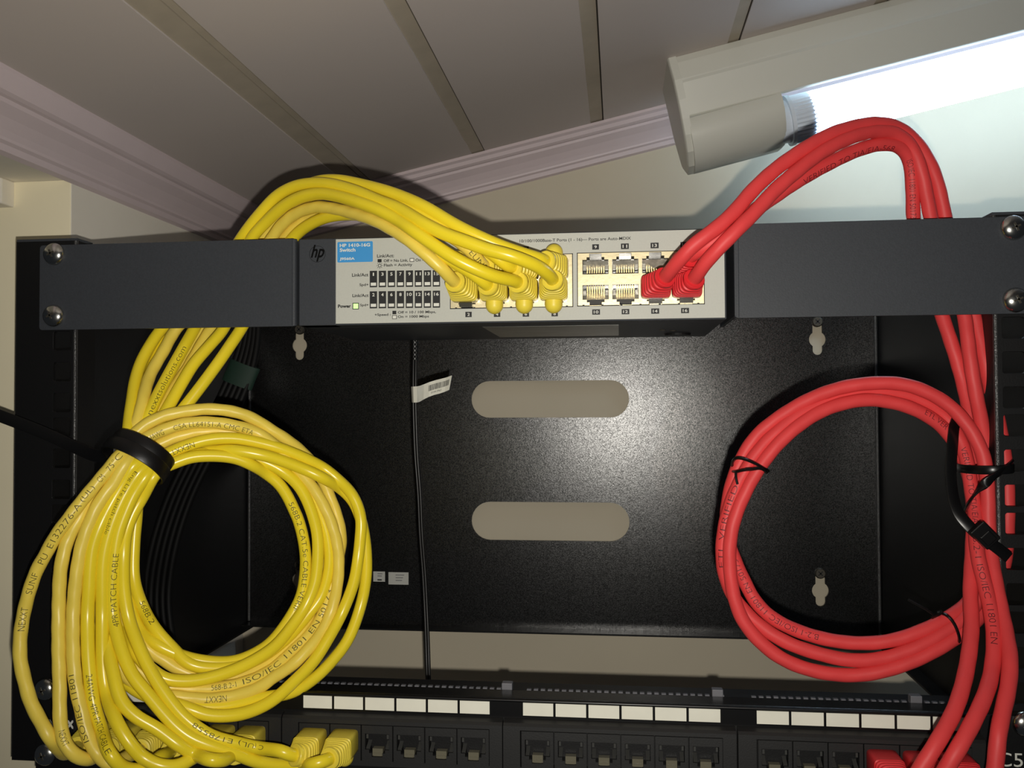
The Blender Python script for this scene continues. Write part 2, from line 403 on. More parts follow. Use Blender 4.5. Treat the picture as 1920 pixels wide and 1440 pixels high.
# ================================================================== NETWORK SWITCH
sw = thing('network_switch', 'charcoal sixteen port network switch screwed across the top of the rack', 'network switch', (233, 50, -39))
FY = -3.0
g = G()
g.box(130.2, 337.6, 9, 103, -38.8, 4.2, M_grey)
g.box(130.2, 337.6, -2, 9, 2.9, 4.2, M_grey); g.box(130.2, 337.6, -2, 9, -38.8, -37.9, M_grey)
g.box(130.2, 149.2, -2.6, 9, -38.8, 4.2, M_grey); g.box(336.8, 337.8, -2.4, 9, -38.8, 4.2, M_grey)
g.obj('chassis', sw, bevel=.5)
bl = [(206.3, 266.0, -31.9, -6.2), (267.9, 327.7, -31.7, -6.0)]
g = G(); g.plate([(149.2, -38.1), (336.9, -38.1), (336.9, 3.6), (149.2, 3.6)], [[(a, c), (b, c), (b, d), (a, d)] for a, b, c, d in bl], FY, FY + 1.6, M_face)
g.obj('face_plate', sw)
for (xa, xb, za, zb, xf) in ((-8.0, 128.4, -38.9, 4.7, 1), (341.6, 473.5, -38.3, 5.8, -1)):
    g = G(); g.plate(rrect(xa, xb, za, zb, 1.6), [], -2.2, -.2, M_grey)
    fx = xb if xf > 0 else xa
    g.box(min(fx + .1 * xf, fx - 1.6 * xf), max(fx + .1 * xf, fx - 1.6 * xf), -.4, 60, za + 1, zb - 1, M_grey)
    g.cyl((fx - 1.4 * xf, -.75, za + .3), (fx - 1.4 * xf, -.75, zb - .3), 1.6, 1.6, M_grey, 24)
    g.obj('mounting_ear', sw, bevel=.5)
for x, z in ((0, 0), (0, -31.75), (465.4, .6), (465.8, -32.2)): mscrew(sw, x, z, -2.3)
# printed lettering
TY = FY - .05
def T(g, s, a, m=M_ink, bold=.0, shear=0, dy=0): x0, z0, x1, z1 = prect(*a, TY + dy); text_rect(g, s, x0, z0, x1, z1, TY + dy, m, bold, shear)
def R_(g, a, m, dy=0, th=.06): x0, z0, x1, z1 = prect(*a, TY + dy); g.box(x0, x1, TY + dy, TY + dy + th, z0, z1, m)
g = G(); x0, z0, x1, z1 = prect(632.5, 453, 699, 491.5, TY); g.plate(rrect(x0, x1, z0, z1, .6), [], TY, TY + .06, M_blue)
bp_ = g.obj('model_label', sw)
g = G(); T(g, 'HP 1410-16G', (637, 456.3, 694, 462.8), M_white, .03, dy=-.05); T(g, 'Switch', (637, 465.2, 666.5, 472), M_white, .03, dy=-.05); T(g, 'J9560A', (637, 482.6, 665, 488.8), M_white, .03, dy=-.05)
g.obj('lettering', bp_)
g = G()
T(g, 'Link/Act:', (707, 476.6, 738.6, 482.7), bold=.02); R_(g, (708, 485.8, 715.5, 491.9), M_ink); T(g, 'Off = No Link,', (719.4, 485.8, 765, 492), bold=.02)
R_(g, (768.2, 484, 776.5, 491), M_ink); R_(g, (769.2, 485, 775.5, 490), M_white, -.05); T(g, 'On = Link', (779, 484.6, 812, 490), bold=.02)
T(g, 'Flash = Activity', (719.8, 494, 773, 500.8), bold=.02)
c = P(712, 498, TY)
g.plate(circ(c.x, c.z, .85, 16), [circ(c.x, c.z, .6, 16)], TY, TY + .05, M_ink)
for k in range(8):
    a = k * math.pi / 4; d = Vector((math.cos(a), 0, math.sin(a))); g.obox(Vector((c.x, TY, c.z)) + d * 1.3, d, Vector((0, 1, 0)), Vector((-d.z, 0, d.x)), .32, .03, .1, M_ink)
g.obj('printed_legend', sw); g = G()
T(g, 'Link/Act', (660, 512.2, 690.5, 518.6), bold=.02); T(g, 'Spd+', (674, 531.3, 691, 537.8), bold=.02)
T(g, 'Link/Act', (660.8, 551, 691, 557), bold=.02); T(g, 'Spd+', (675, 569.5, 691, 575.5), bold=.02); T(g, 'Power', (633.6, 570.8, 658, 577.2), bold=.04)
g.obj('printed_legend', sw); g = G()
T(g, '+Speed :', (702.3, 587.5, 732.5, 593.6), bold=.02); R_(g, (735.8, 582.7, 743, 589.2), M_ink); T(g, 'Off = 10 / 100 Mbps,', (746, 582.7, 817.4, 589), bold=.02)
R_(g, (735.4, 591, 743.9, 598.2), M_ink); R_(g, (736.4, 592, 742.9, 597.2), M_white, -.05); T(g, 'On = 1000 Mbps', (746, 591, 804.3, 597.2), bold=.02)
g.obj('printed_legend', sw); g = G()
T(g, '10/100/1000Base-T Ports (1 - 16)— Ports are Auto-MDIX', (974.2, 446.3, 1183, 453.8), bold=.012)
g.obj('printed_legend', sw)
g = G(); T(g, 'hp', (582.7, 459, 608.3, 490.5), M_hp, .02, .35, dy=.3)
c = P(594.5, 476, TY); g.plate(circ(c.x, c.z, 4.1, 40), [circ(c.x, c.z, 3.95, 40)], TY + .34, TY + .4, M_hp); g.obj('logo', sw)
# indicator windows
for row in range(2):
    for k in range(8):
        a = 693.3 + 16.87 * k; yb = (507.8, 546.2)[row] - .18 * k; h = (30.8, 32)[row]
        g = G(); R_(g, (a, yb, a + 13.7, yb + h), M_ink)
        num = str(2 * k + 1 + row); w_ = {'1': 2.2}.get(num, 4.4) if len(num) == 1 else 8.6
        T(g, num, (a + 6.85 - w_ / 2, yb + 3.4, a + 6.85 + w_ / 2, yb + 9.4), M_white, .015, dy=-.08)
        R_(g, (a + 1.9, yb + h - 8.6, a + 11.8, yb + h - 2.8), M_white, -.08, .08)
        g.obj('port_indicator', sw)
g = G(); R_(g, (661, 567.8, 672.8, 580), M_ink); R_(g, (662.4, 569.2, 671.4, 578.6), M_led, -.15, .15); g.obj('power_indicator', sw)
# number tags
tags = {9: (1110.4, 458, 1123, 468), 11: (1164.3, 456.5, 1179, 467), 13: (1219.8, 455, 1235, 465.5), 15: (1275.8, 453.5, 1291, 464), 10: (1110.4, 580, 1125, 590), 12: (1165.6, 579.4, 1180, 589.3), 14: (1221, 578.3, 1236, 588.3), 16: (1277, 577.3, 1292, 587.2),
        2: (872.5, 584.6, 884.5, 594.6), 4: (926, 584.4, 938, 594.2), 6: (980, 584, 992, 593.8), 8: (1034, 583.5, 1046, 593.2), 7: (1033, 460.5, 1045, 470), 5: (980, 462, 991.5, 472), 3: (926, 463.5, 938, 473), 1: (872.5, 465, 884.5, 474.5)}
for k, a in tags.items():
    g = G(); R_(g, a, M_ink); cx = (a[0] + a[2]) / 2; hw = (1.4 if k == 1 else 2.3) if k < 10 else 4.3
    T(g, str(k), (cx - hw, a[1] + 2.3, cx + hw, a[3] - 2.3), M_white, .012, dy=-.06); g.obj('port_number', sw)
# port blocks
PXS = [214.7, 228.9, 243.1, 257.2, 276.7, 290.8, 304.9, 319.0]
def socket(cx, zw, sgn, parent):               # sgn +1: notch above
    W, N1, N2 = 6.2, 4.2, 2.9
    z0 = zw - sgn * 3.6; z1 = zw + sgn * 3.4; z2 = zw + sgn * 4.6; z3 = zw + sgn * 6.3
    o = [(cx - W, z0), (cx + W, z0), (cx + W, z1), (cx + N1, z1), (cx + N1, z2), (cx + N2, z2), (cx + N2, z3), (cx - N2, z3), (cx - N2, z2), (cx - N1, z2), (cx - N1, z1), (cx - W, z1)]
    return o
for bi, (xa, xb, za, zb) in enumerate(bl):
    g = G(); hs = []; xs = PXS[4 * bi:4 * bi + 4]
    for x in xs:
        hs.append(socket(x, -12.9, 1, None)); hs.append(socket(x, -25.2, -1, None))
    g.plate([(xa + .4, za + .4), (xb - .4, za + .4), (xb - .4, zb - .4), (xa + .4, zb - .4)], hs, FY - .35, FY + .4, M_gold)
    for (p, q, r_, s_) in ((xa, xb, za, za + .45), (xa, xb, zb - .45, zb), (xa, xa + .45, za, zb), (xb - .45, xb, za, zb)):
        g.box(p, q, FY - .1, FY + .2, r_, s_, M_ink)
    for k in range(7):
        x = xa + 3 + k * (xb - xa - 6) / 6; g.box(x - .5, x + .5, FY - .37, FY, za + .2, za + .75, M_ink)
    blk = g.obj('port_block', sw)
    for x in xs:
        for zw, sg in ((-12.9, 1), (-25.2, -1)):
            g = G(); o = socket(x, zw, sg, None); n = len(o)
            vs_ = [(p[0], FY + .4, p[1]) for p in o] + [(p[0], FY + 10, p[1]) for p in o]
            fs = [(i, (i + 1) % n, (i + 1) % n + n, i + n) for i in range(n)]
            g.add(vs_, fs, M_sock_l); g.box(x - 6.2, x + 6.2, FY + 9, FY + 10, zw - 7, zw + 7, M_sock)
            g.add([(x - 6, FY + 2.2, zw + sg * 3.2), (x + 6, FY + 2.2, zw + sg * 3.2), (x + 6, FY + 4.4, zw - sg * 1.0), (x - 6, FY + 4.4, zw - sg * 1.0)], [(0, 1, 2, 3)], M_sock_l)
            for k in range(8):
                xx = x - 3.92 + 1.12 * k
                g.obox(Vector((xx, FY + 2.6, zw - sg * 1.7)), Vector((1, 0, 0)), Vector((0, .86, sg * .5)), Vector((0, -sg * .5, .86)), .26, 2.9, .14, M_brass)
            g.box(x - 5.9, x + 5.9, FY + 6.8, FY + 7.4, zw - sg * 3.4 - .8, zw - sg * 3.4 + 3.4, M_sock)
            for q in (-1, 1): g.box(x + q * 5.3 - .7, x + q * 5.3 + .7, FY + 1.5, FY + 4, zw - 1.2, zw + 1.2, M_sock_l)
            g.obj('port_socket', blk)
# underside rating label
a = PZ(905, 613, -38.85); b = PZ(1160, 629, -38.85)
G().box(a.x, b.x, a.y, b.y, -38.95, -38.8, M_stk).obj('rating_label', sw)
for px, py in ((1242, 619), (1262, 620)):
    a = PZ(px, py, -38.9); G().cyl((a.x, a.y, -39.2), (a.x, a.y, -38.5), 1.6, 2.0, M_dscr, 14).obj('case_screw', sw)
a = PZ(1268, 629, -38.9); G().cyl((a.x, 80, -39.9), (a.x, 80, -38.5), 7, 7.5, M_blk_s, 24).obj('rubber_foot', sw)

# ================================================================== PATCH PANEL
pp = thing('patch_bay', 'black twenty four port patch panel with white blank label cards', 'patch panel', (233, 5, -262))
PY = -3.0
g = G()
g.box(-7.5, 473, PY, -1, -262, -218.5, M_blk_s)
g.box(14, 452, -1, 11, -220.2, -218.5, M_black)
g.obj('panel_plate', pp, bevel=.3)
g = G(); g.cyl((20, PY - .5, -219.0), (447, PY - .5, -219.0), .7, .7, M_tie, 10); g.box(20, 447, PY - .35, PY, -227.0, -219.2, M_tie); g.obj('label_holder', pp, smooth=True)
g = G()
for k in range(4):
    x = 27 + 108.1 * k - 2
    while x < 27 + 108.1 * k + 92:
        g.box(x, x + 2.1, 12.5, 14.5, -221, -217.9 + random.uniform(-.1, .15) - .55, M_tab); x += 3.45
g.box(18, 448, 11, 26, -250, -219.3, M_blk_s)
g.obj('contact_strip', pp)
for x in (P(951, 1284, 13).x, P(1345, 1296, 13).x, P(1750, 1305, 13).x - 8): G().box(x - 2.6, x + 2.6, 11.5, 16, -220, -215.6, M_tab).obj('retaining_clip', pp, bevel=.3)
MX = [25.0, 133.1, 241.0, 349.3]; JP = 15.5
JC = []
for mi_, x0 in enumerate(MX):
    for k in range(6):
        g = G(); a = x0 + JP * k; g.box(a, a + 14.35, PY - .55, PY - .3, -225.9, -219.9, M_paper); g.obj('label_card', pp)
    g = G(); xa = x0 - 9.0; xb = x0 + 98.4
    secp = [(PY, -227.2), (PY - 3.8, -228.4), (PY - 5, -229.6), (PY - 5, -251), (PY - 3.8, -252.5), (PY, -253.5)]
    hs = []
    # the module front carries six square recesses for the jacks
    n = len(secp)
    g.loft([[Vector((x, y, z)) for y, z in secp] for x in (xa, x0 - 1.0)], M_module)
    g.loft([[Vector((x, y, z)) for y, z in secp] for x in (x0 + 92.4, xb)], M_module)
    g.loft([[Vector((x, y, z)) for y, z in [(PY, -227.2), (PY - 3.8, -228.4), (PY - 5, -229.6), (PY - 5, -231.4), (PY, -231.4)]] for x in (x0 - 1.0, x0 + 92.4)], M_module)
    g.loft([[Vector((x, y, z)) for y, z in [(PY, -248.5), (PY - 5, -248.5), (PY - 5, -251), (PY - 3.8, -252.5), (PY, -253.5)]] for x in (x0 - 1.0, x0 + 92.4)], M_module)
    mod = g.obj('jack_module', pp)
    for k in range(6):
        cx = x0 + JP * k + 7.2; JC.append(cx)
        g = G(); yj = PY - 5.5; zt = -231.6; zb = -248.3
        W, z0, z1, z2 = 5.9, -235.4, -243.0, -246.4
        hole = [(cx - W, z1), (cx - 3.9, z1), (cx - 3.9, z1 - 1.6), (cx - 2.6, z1 - 1.6), (cx - 2.6, z2), (cx + 2.6, z2), (cx + 2.6, z1 - 1.6), (cx + 3.9, z1 - 1.6), (cx + 3.9, z1), (cx + W, z1), (cx + W, z0), (cx - W, z0)]
        g.plate([(cx - 7.45, zb), (cx + 7.45, zb), (cx + 7.45, zt), (cx - 7.45, zt)], [hole], yj, yj + 1.6, M_module)
        nn = len(hole)
        g.add([(p[0], yj + 1.6, p[1]) for p in hole] + [(p[0], yj + 12, p[1]) for p in hole], [(i, (i + 1) % nn, (i + 1) % nn + nn, i + nn) for i in range(nn)], M_blk_s)
        g.box(cx - W, cx + W, yj + 11, yj + 12, z2, z0, M_ink)
        g.box(cx - 2.5, cx + 2.5, yj + 1.2, yj + 4.5, z2 + .15, z2 + 3.6, M_jackl)
        g.box(cx - 1.9, cx + 1.9, yj + .9, yj + 1.3, z2 + .15, z2 + 1.6, M_jackl)
        for s_ in (-1, 1):
            g.obox(Vector((cx + s_ * 4.7, yj + 3.5, z1 + 1.2)), Vector((1, 0, 0)), Vector((0, .9, .43)), Vector((0, -.43, .9)), .9, 2.6, .5, M_jackg)
            g.box(cx + s_ * 5.0 - .5, cx + s_ * 5.0 + .5, yj + 1, yj + 2, z0 - 2.6, z0 - .6, M_jackg)
        g.obox(Vector((cx, yj + 5.5, z0 - 1.6)), Vector((1, 0, 0)), Vector((0, .94, -.34)), Vector((0, .34, .94)), 4.4, 3.5, .25, M_jackg)
        g.obj('jack', mod)
g = G(); x0, z0, x1, z1 = prect(1870, 1412, 1940, 1438, PY); text_rect(g, 'C5e', x0, z0, x1, z1, PY - .06, M_white, 0); g.obj('category_mark', pp)
g = G(); x0, z0, x1, z1 = prect(91, 1350, 149.5, 1366, PY); text_rect(g, 'NEXXT', x0, z0, x1, z1, PY - .06, M_white, .06); g.obj('maker_mark', pp)
for x, z in ((-2.3, -221.5), (-2.0, -254.0), (466.3, -222.0), (466.3, -254)): mscrew(pp, x, z, PY)

# ================================================================== CABLES
def boot(parent, path, base_h, base_w, m, ylen=24, upv=Vector((0, 0, 1)), latch=None, clear=M_clear, start=9.5, blen=6):
    """strain relief hood on the first millimetres of the path; path[0] is in the socket"""
    step = 1.0; T_, N_ = frames(path)
    acc = 0; S_ = [0]
    for i in range(1, len(path)): acc += (path[i] - path[i - 1]).length; S_.append(acc)
    def at(s):
        i = min(range(len(S_)), key=lambda k: abs(S_[k] - s))
        if i >= len(path) - 1: return path[-1], T_[-1]
        j = i + 1 if S_[i] <= s else i; i = j - 1
        f = (s - S_[i]) / max(S_[j] - S_[i], 1e-6); return path[i].lerp(path[j], f), T_[i].lerp(T_[j], f).normalized()
    def ring(s, hw, hh, e):
        p, t = at(s); r_ = t.cross(upv).normalized(); u_ = r_.cross(t).normalized(); o = []
        for k in range(32):
            a = 2 * math.pi * k / 32; c_, s__ = math.cos(a), math.sin(a)
            o.append(p + r_ * (hw * math.copysign(abs(c_) ** (2 / e), c_)) + u_ * (hh * math.copysign(abs(s__) ** (2 / e), s__)))
        return o
    g = G()
    body = start + blen
    rings = [ring(start, base_w * .93, base_h * .9, 6), ring(start + 1, base_w, base_h, 7), ring(body, base_w, base_h, 6)]
    nr = 5; L = ylen - body
    for k in range(nr):
        f0 = k / nr; f1 = (k + .62) / nr
        for f, d in ((f0, -.55), (f0 + .04, 0), (f1, 0), (f1 + .02, -.55)):
            hw = base_w + (4.9 - base_w) * f; hh = base_h + (4.9 - base_h) * f; e = 5 - 2.6 * f
            rings.append(ring(body + .4 + L * f * .86, hw + d, hh + d, e))
    rings += [ring(body + L * .88, 4.9, 4.9, 2.2), ring(body + L * .98, 4.9, 4.9, 2), ring(body + L, 4.6, 4.6, 2), ring(body + L - .1, 3.3, 3.3, 2)]
    g.loft(rings, m)
    b = g.obj('plug_boot', parent, smooth=True)
    g = G(); g.loft([ring(0.0, 5.8, 3.7, 12), ring(2.0, 5.85, 3.9, 12), ring(2.2, base_w * .97, base_h * .99, 8), ring(start + 1.5, base_w * .97, base_h * .98, 8)], clear)
    p, t = at(start - .3); r_ = t.cross(upv).normalized(); u_ = r_.cross(t).normalized()
    if latch:
        sg = latch[0]
        g.obox(at(min(start, 7.5) - .5)[0] + u_ * (sg * 5.9), r_, t, u_, 3.1, 3.2, 1.3, clear if latch[1] == 'clear' else M_dclear)
    g.obj('plug', parent)
    if latch and latch[1] == 'dome':
        g = G(); c0 = at(start + 2.2)[0] + u_ * (sg * (base_h - .8)); R = 4.1; rr = []
        for i in range(9):
            t_ = i / 8 * math.pi / 2
            rr.append([c0 + u_ * (sg * (2.6 + 4.2 * math.sin(t_))) + (r_ * math.cos(a) * 4.2 + t * math.sin(a) * 4.4) * max(math.cos(t_), .02) for a in [2 * math.pi * k / 24 for k in range(24)]])
        rr = [[q - u_ * (sg * 3.4) for q in rr[0]]] + rr
        g.loft(rr, m); g.obj('latch_guard', parent, smooth=True)

def cable_text(parent, path, s, a, b, m, r, h=2.9, phi=0.0):
    """ink along the jacket, read from image point a to image point b"""
    lo, hi = None, None
    pj = [proj(p) for p in path]
    def near(q, rng=None): return min(range(len(path)) if rng is None else rng, key=lambda i: (pj[i][0] - q[0]) ** 2 + (pj[i][1] - q[1]) ** 2 + (0 if (q[2] if len(q) > 2 else None) is None else 4 * (S_(i) - q[2]) ** 2))
    S_ = lambda i: i / len(path) * 1000
    i0 = near(a); i1 = near(b)
    if i0 == i1: return
    v, f, asp = glyphs(s, -.012)
    Lm = sum((path[i + 1] - path[i]).length for i in range(min(i0, i1), max(i0, i1)))
    v = [tuple(q) for q in v]; tri = []; mid = {}
    todo = [(p[0], p[k], p[k + 1]) for p in f for k in range(1, len(p) - 1)]
    def dist(i, j): return math.hypot((v[i][0] - v[j][0]) * Lm, (v[i][1] - v[j][1]) * h)
    while todo:
        t3 = todo.pop(); e = max(((dist(t3[k], t3[(k + 1) % 3]), k) for k in range(3)))
        if e[0] < .75: tri.append(t3); continue
        i, j, k = t3[e[1]], t3[(e[1] + 1) % 3], t3[(e[1] + 2) % 3]; key = (min(i, j), max(i, j))
        if key not in mid: v.append(((v[i][0] + v[j][0]) / 2, (v[i][1] + v[j][1]) / 2)); mid[key] = len(v) - 1
        q = mid[key]; todo += [(i, q, k), (q, j, k)]
    f = tri
    T_, N_ = frames(path); sg = 1 if i1 > i0 else -1; pts = []
    for u, t in v:
        q = i0 + (i1 - i0) * u; i = int(math.floor(q)); i = max(0, min(len(path) - 2, i)); fr = q - i
        p = path[i].lerp(path[i + 1], fr); tt = T_[i].lerp(T_[i + 1], fr).normalized() * sg
        n = (CAM - p).normalized(); n = (n - tt * n.dot(tt)).normalized(); up = n.cross(tt)
        ph = (t - .5) * h / r + phi
        pts.append(p + (n * math.cos(ph) + up * math.sin(ph)) * (r + .14))
    g = G(); g.add(pts, f, m); g.obj('printed_text', parent)

def Yc(px, py):
    xs = [(20, -52), (130, -46), (250, -32), (450, -8), (600, 14), (700, 24)]
    for (a, ya), (b, yb) in zip(xs, xs[1:]):
        if px <= b or b == 700: y = ya + (yb - ya) * (px - a) / (b - a); break
    y -= .10 * max(0, min(py, 1400) - 1150) * (1 if px > 200 else .6)
    return y
def pts(lst, off=0.0):
    o = []
    for q in lst:
        if len(q) == 3 and isinstance(q[2], str): o.append(P(q[0], q[1], float(q[2])))          # own distance
        elif len(q) == 4: o.append(Vector(q[1:]))
        else: o.append(P(q[0], q[1], Yc(q[0], q[1]) + off + (q[2] if len(q) > 2 else 0)))
    return o
YCABLES = []
GY = 'yellow patch cables coiled on the left'
def yellow(port, row_z, A, B, L, E, Sx, C, D, jack, pale, label, latch_sw, eoff=0, soff=0, coff=0, jtail=None, texts=()):
    x = PXS[port]
    head = [Vector((x, FY + 5, row_z)), Vector((x, FY - 12, row_z))]
    jx = JC[jack]
    tx_, ty_ = proj(Vector((jx, -30, -239.2)))
    tail = [P(tx_ + a, ty_ + b, y) for a, b, y in (jtail or [(-22, 12, -47), (-8, 5, -38)])]
    tail = tail + [Vector((jx, -27, -239.2)), Vector((jx, -16, -239.2)), Vector((jx, PY - 2, -239.2))]
    allp = head + pts(A) + pts(B) + pts(L, 9) + pts(E, eoff) + pts(Sx, soff) + pts(C, coff) + pts(D, -3) + tail
    path = spline(allp, 1.6)
    r = 2.95
    t = thing('patch_cable', label, 'cable', path[0], GY)
    m = M_yelp if pale else M_yel
    md = None
    if pale:
        ph = random.random() * 6
        md = lambda i, a: .07 * math.sin(i * 1.05 + a * 2 + ph)
    g = G(); tube(g, path, r, m, 20, md); g.obj('jacket', t, smooth=True)
    bm_ = M_yelb if pale or port % 2 else M_yel
    boot(t, path, 5.4, 6.6, M_yelb, 30, Vector((0, 0, 1)), latch_sw)
    boot(t, path[::-1], 5.6, 6.3, M_yelb, 27, Vector((0, 0, 1)), (-1, 'dome'), start=2.5, blen=13)
    for tx in texts: cable_text(t, path, tx[0], tx[1], tx[2], M_inkc, r, tx[3] if len(tx) > 3 else 2.9, tx[4] if len(tx) > 4 else 0)
    YCABLES.append(t)

RA = [(258, 846), (244, 866)]                   # where the bundle goes through the strap
UPZ, LOZ = -14.0, -24.0
# port 2, pale, outermost arch foot
yellow(0, LOZ,
  [(850, 526, '-29'), (828, 503, '-36'), (800, 478, '-38'), (770, 453, '-38'), (740, 433, '-34'), (713, 418, '-30'), (680, 405, '-24'), (630, 392, '-14'), (597, 388, '-8'), (572, 393, '-3'), (547, 405, '2'), (523, 427, '7'), (506, 452, '11'), (465, 500, '18'), (400, 555, '18')],
  [(332, 615, '10'), (307, 658, '4'), (283, 700, '-4'), (272, 733, '-12'), (262, 775, '-20')],
  [(248, 815, -1), (236, 848, -2), (215, 900), (197, 970), (188, 1050), (186, 1120), (192, 1175)],
  [(207, 1222, 2), (237, 1267, 2), (268, 1292, 3), (300, 1303), (332, 1306), (357, 1309), (390, 1311), (440, 1305), (490, 1287), (513, 1270), (547, 1248)],
  [(580, 1215), (605, 1182), (622, 1143), (633, 1093), (635, 1043), (630, 1010), (620, 977), (608, 950), (590, 919), (573, 897), (548, 868), (515, 835)],
  [(483, 812), (443, 799), (393, 792), (343, 795), (302, 808), (268, 825), (247, 843)],
  [(228, 850), (203, 880), (178, 910), (153, 940), (128, 973), (103, 1007), (87, 1037), (70, 1067), (56, 1105), (44, 1153), (38, 1195), (38, 1237), (46, 1275), (58, 1317), (75, 1350), (93, 1382), (112, 1406, '-56')],
  0, True, 'pale yellow patch cable ending in switch port 2, its run farthest left on the rack', (-1, 'dark'), 2, 0, 3,
  None,
  texts=[('NEXXT', (52, 1188), (60, 1140), 2.8), ('SUNF', (66, 1112), (78, 1075), 2.6), ('PU', (86, 1062), (94, 1042), 2.6), ('E132276-A', (100, 1028), (150, 948), 2.6), ('(UL)', (160, 940), (180, 912), 2.8), ('CM', (186, 905), (196, 890), 2.6), ('75°C', (204, 880), (226, 856), 2.6),
         ('24AWG', (274, 826), (304, 808), 2.6, -.3), ('CSA LL64151-A CMC ETA', (326, 800), (478, 808), 2.4, -.3), ('NEXXT', (424, 1307), (382, 1312), 2.7, .1)])
# port 1, pale
yellow(0, UPZ,
  [(846, 482, '-31'), (800, 455, '-33'), (740, 425, '-29'), (680, 400, '-20'), (625, 396, '-6'), (595, 400, '2'), (572, 412, '7'), (547, 432, '11'), (528, 452, '15'), (490, 500, '24'), (440, 560, '26')],
  [(395, 617, '18'), (372, 655, '12'), (352, 690, '6'), (325, 730, '-2'), (298, 775, '-12')],
  [(268, 820, 2), (248, 856, 1), (225, 905), (207, 975), (198, 1050), (196, 1120), (206, 1180)],
  [(230, 1222), (262, 1258), (295, 1282), (323, 1289), (365, 1292), (407, 1290), (457, 1280), (507, 1257), (548, 1221)],
  [(580, 1190), (603, 1155), (622, 1100), (634, 1050, 3), (640, 1010, 3), (634, 975, 3), (622, 940, 3), (607, 905, 3), (588, 872, 3)],
  [(567, 848, 2), (540, 826), (507, 805), (477, 786), (443, 773), (393, 767), (343, 772), (310, 779), (277, 794), (250, 816), (236, 838)],
  [(212, 868, 3), (186, 905, 5), (167, 938, 4), (148, 973, 2), (128, 1009, 2), (117, 1048), (113, 1073), (111, 1110), (110, 1153), (110, 1220), (112, 1283), (113, 1350), (121, 1392), (140, 1416), (163, 1424, '-58')],
  1, True, 'pale yellow patch cable from switch port 1, topmost strand of the yellow coil', None, 4, 3, 5,
  None,
  texts=[('568-B.2-1', (398, 1293), (440, 1286), 2.4, .1), ('ISO/IEC 11801 EN 50173', (455, 1281), (620, 1105), 2.5, .15), ('NEXXT', (114, 1372), (124, 1396), 2.6)])
# port 3, pale
yellow(1, UPZ,
  [(903, 496, '-30'), (880, 468, '-36'), (845, 443, '-38'), (790, 412, '-34'), (720, 384, '-22'), (650, 366, '-8'), (590, 366, '2'), (545, 390, '8'), (515, 420, '14'), (489, 452, '18'), (460, 500, '26'), (420, 560, '28')],
  [(380, 618, '22'), (358, 656, '16'), (337, 693, '8'), (318, 730, '0'), (290, 780, '-10')],
  [(264, 825, 4), (245, 860, 3), (228, 910), (217, 980), (213, 1050), (218, 1115), (232, 1162)],
  [(255, 1196), (282, 1220), (307, 1237), (340, 1257), (373, 1268), (420, 1272), (470, 1260), (523, 1230)],
  [(562, 1188), (588, 1132), (603, 1080), (607, 1043), (604, 1000), (592, 950), (566, 902), (530, 868), (495, 835)],
  [(460, 815), (410, 808), (360, 812), (318, 824), (290, 838), (262, 856)],
  [(240, 862), (212, 907), (187, 940), (167, 982), (153, 1023), (144, 1073), (140, 1110), (137, 1153), (137, 1220), (142, 1283), (153, 1333), (165, 1380), (184, 1415), (208, 1434, '-58')],
  2, True, 'pale yellow patch cable from switch port 3, mostly hidden behind the brighter arches', None, 7, 6, 6,
  None,
  texts=[('EUNS', (880, 470), (902, 497), 2.6), ('ISO/IEC 11801', (170, 1385), (148, 1262), 2.4, .5)])
# port 7, bright, innermost on the right of the coil
yellow(3, UPZ,
  [(1016, 487, '-30'), (990, 479, '-33'), (940, 462, '-36'), (885, 438, '-38'), (850, 420, '-38'), (796, 388, '-34'), (740, 364, '-26'), (680, 347, '-15'), (630, 338, '-6'), (590, 342, '2'), (540, 368, '10'), (490, 410, '16'), (452, 460, '20'), (400, 530, '24'), (345, 585, '20')],
  [(305, 615, '12'), (280, 650, '6'), (263, 683, '0'), (253, 717, '-7'), (248, 750, '-14'), (243, 785, '-21')],
  [(240, 820, -3), (238, 855, -2), (240, 900, 4), (240, 960, 4), (237, 1020, 3), (234, 1080, 2), (243, 1140), (262, 1180)],
  [(290, 1206), (323, 1223), (357, 1235), (407, 1242), (440, 1240), (473, 1228), (510, 1203)],
  [(553, 1143), (567, 1110), (572, 1077), (573, 1043), (567, 1002), (557, 968), (553, 960), (540, 932), (523, 907), (498, 887)],
  [(473, 872), (445, 860), (410, 855), (360, 857), (327, 868), (302, 879)],
  [(288, 893), (268, 930, 3), (248, 965, 3), (236, 1000, 2), (232, 1037), (232, 1103), (242, 1162), (258, 1207), (280, 1254), (312, 1305), (340, 1340), (367, 1363), (400, 1382), (442, 1393), (483, 1402), (530, 1409, '-35')],
  6, False, 'bright yellow patch cable from switch port 7, first plug in the second jack group', (1, 'dome'), 5, 3, -1,
  [(-14, -2, -33), (-5, -2, -31.5)],
  texts=[('568B.2 CAT.5e CABLE VERIF', (549, 935), (556, 1145), 2.5), ('C (UL) E178558', (500, 1404), (366, 1356), 2.6, -.2)])
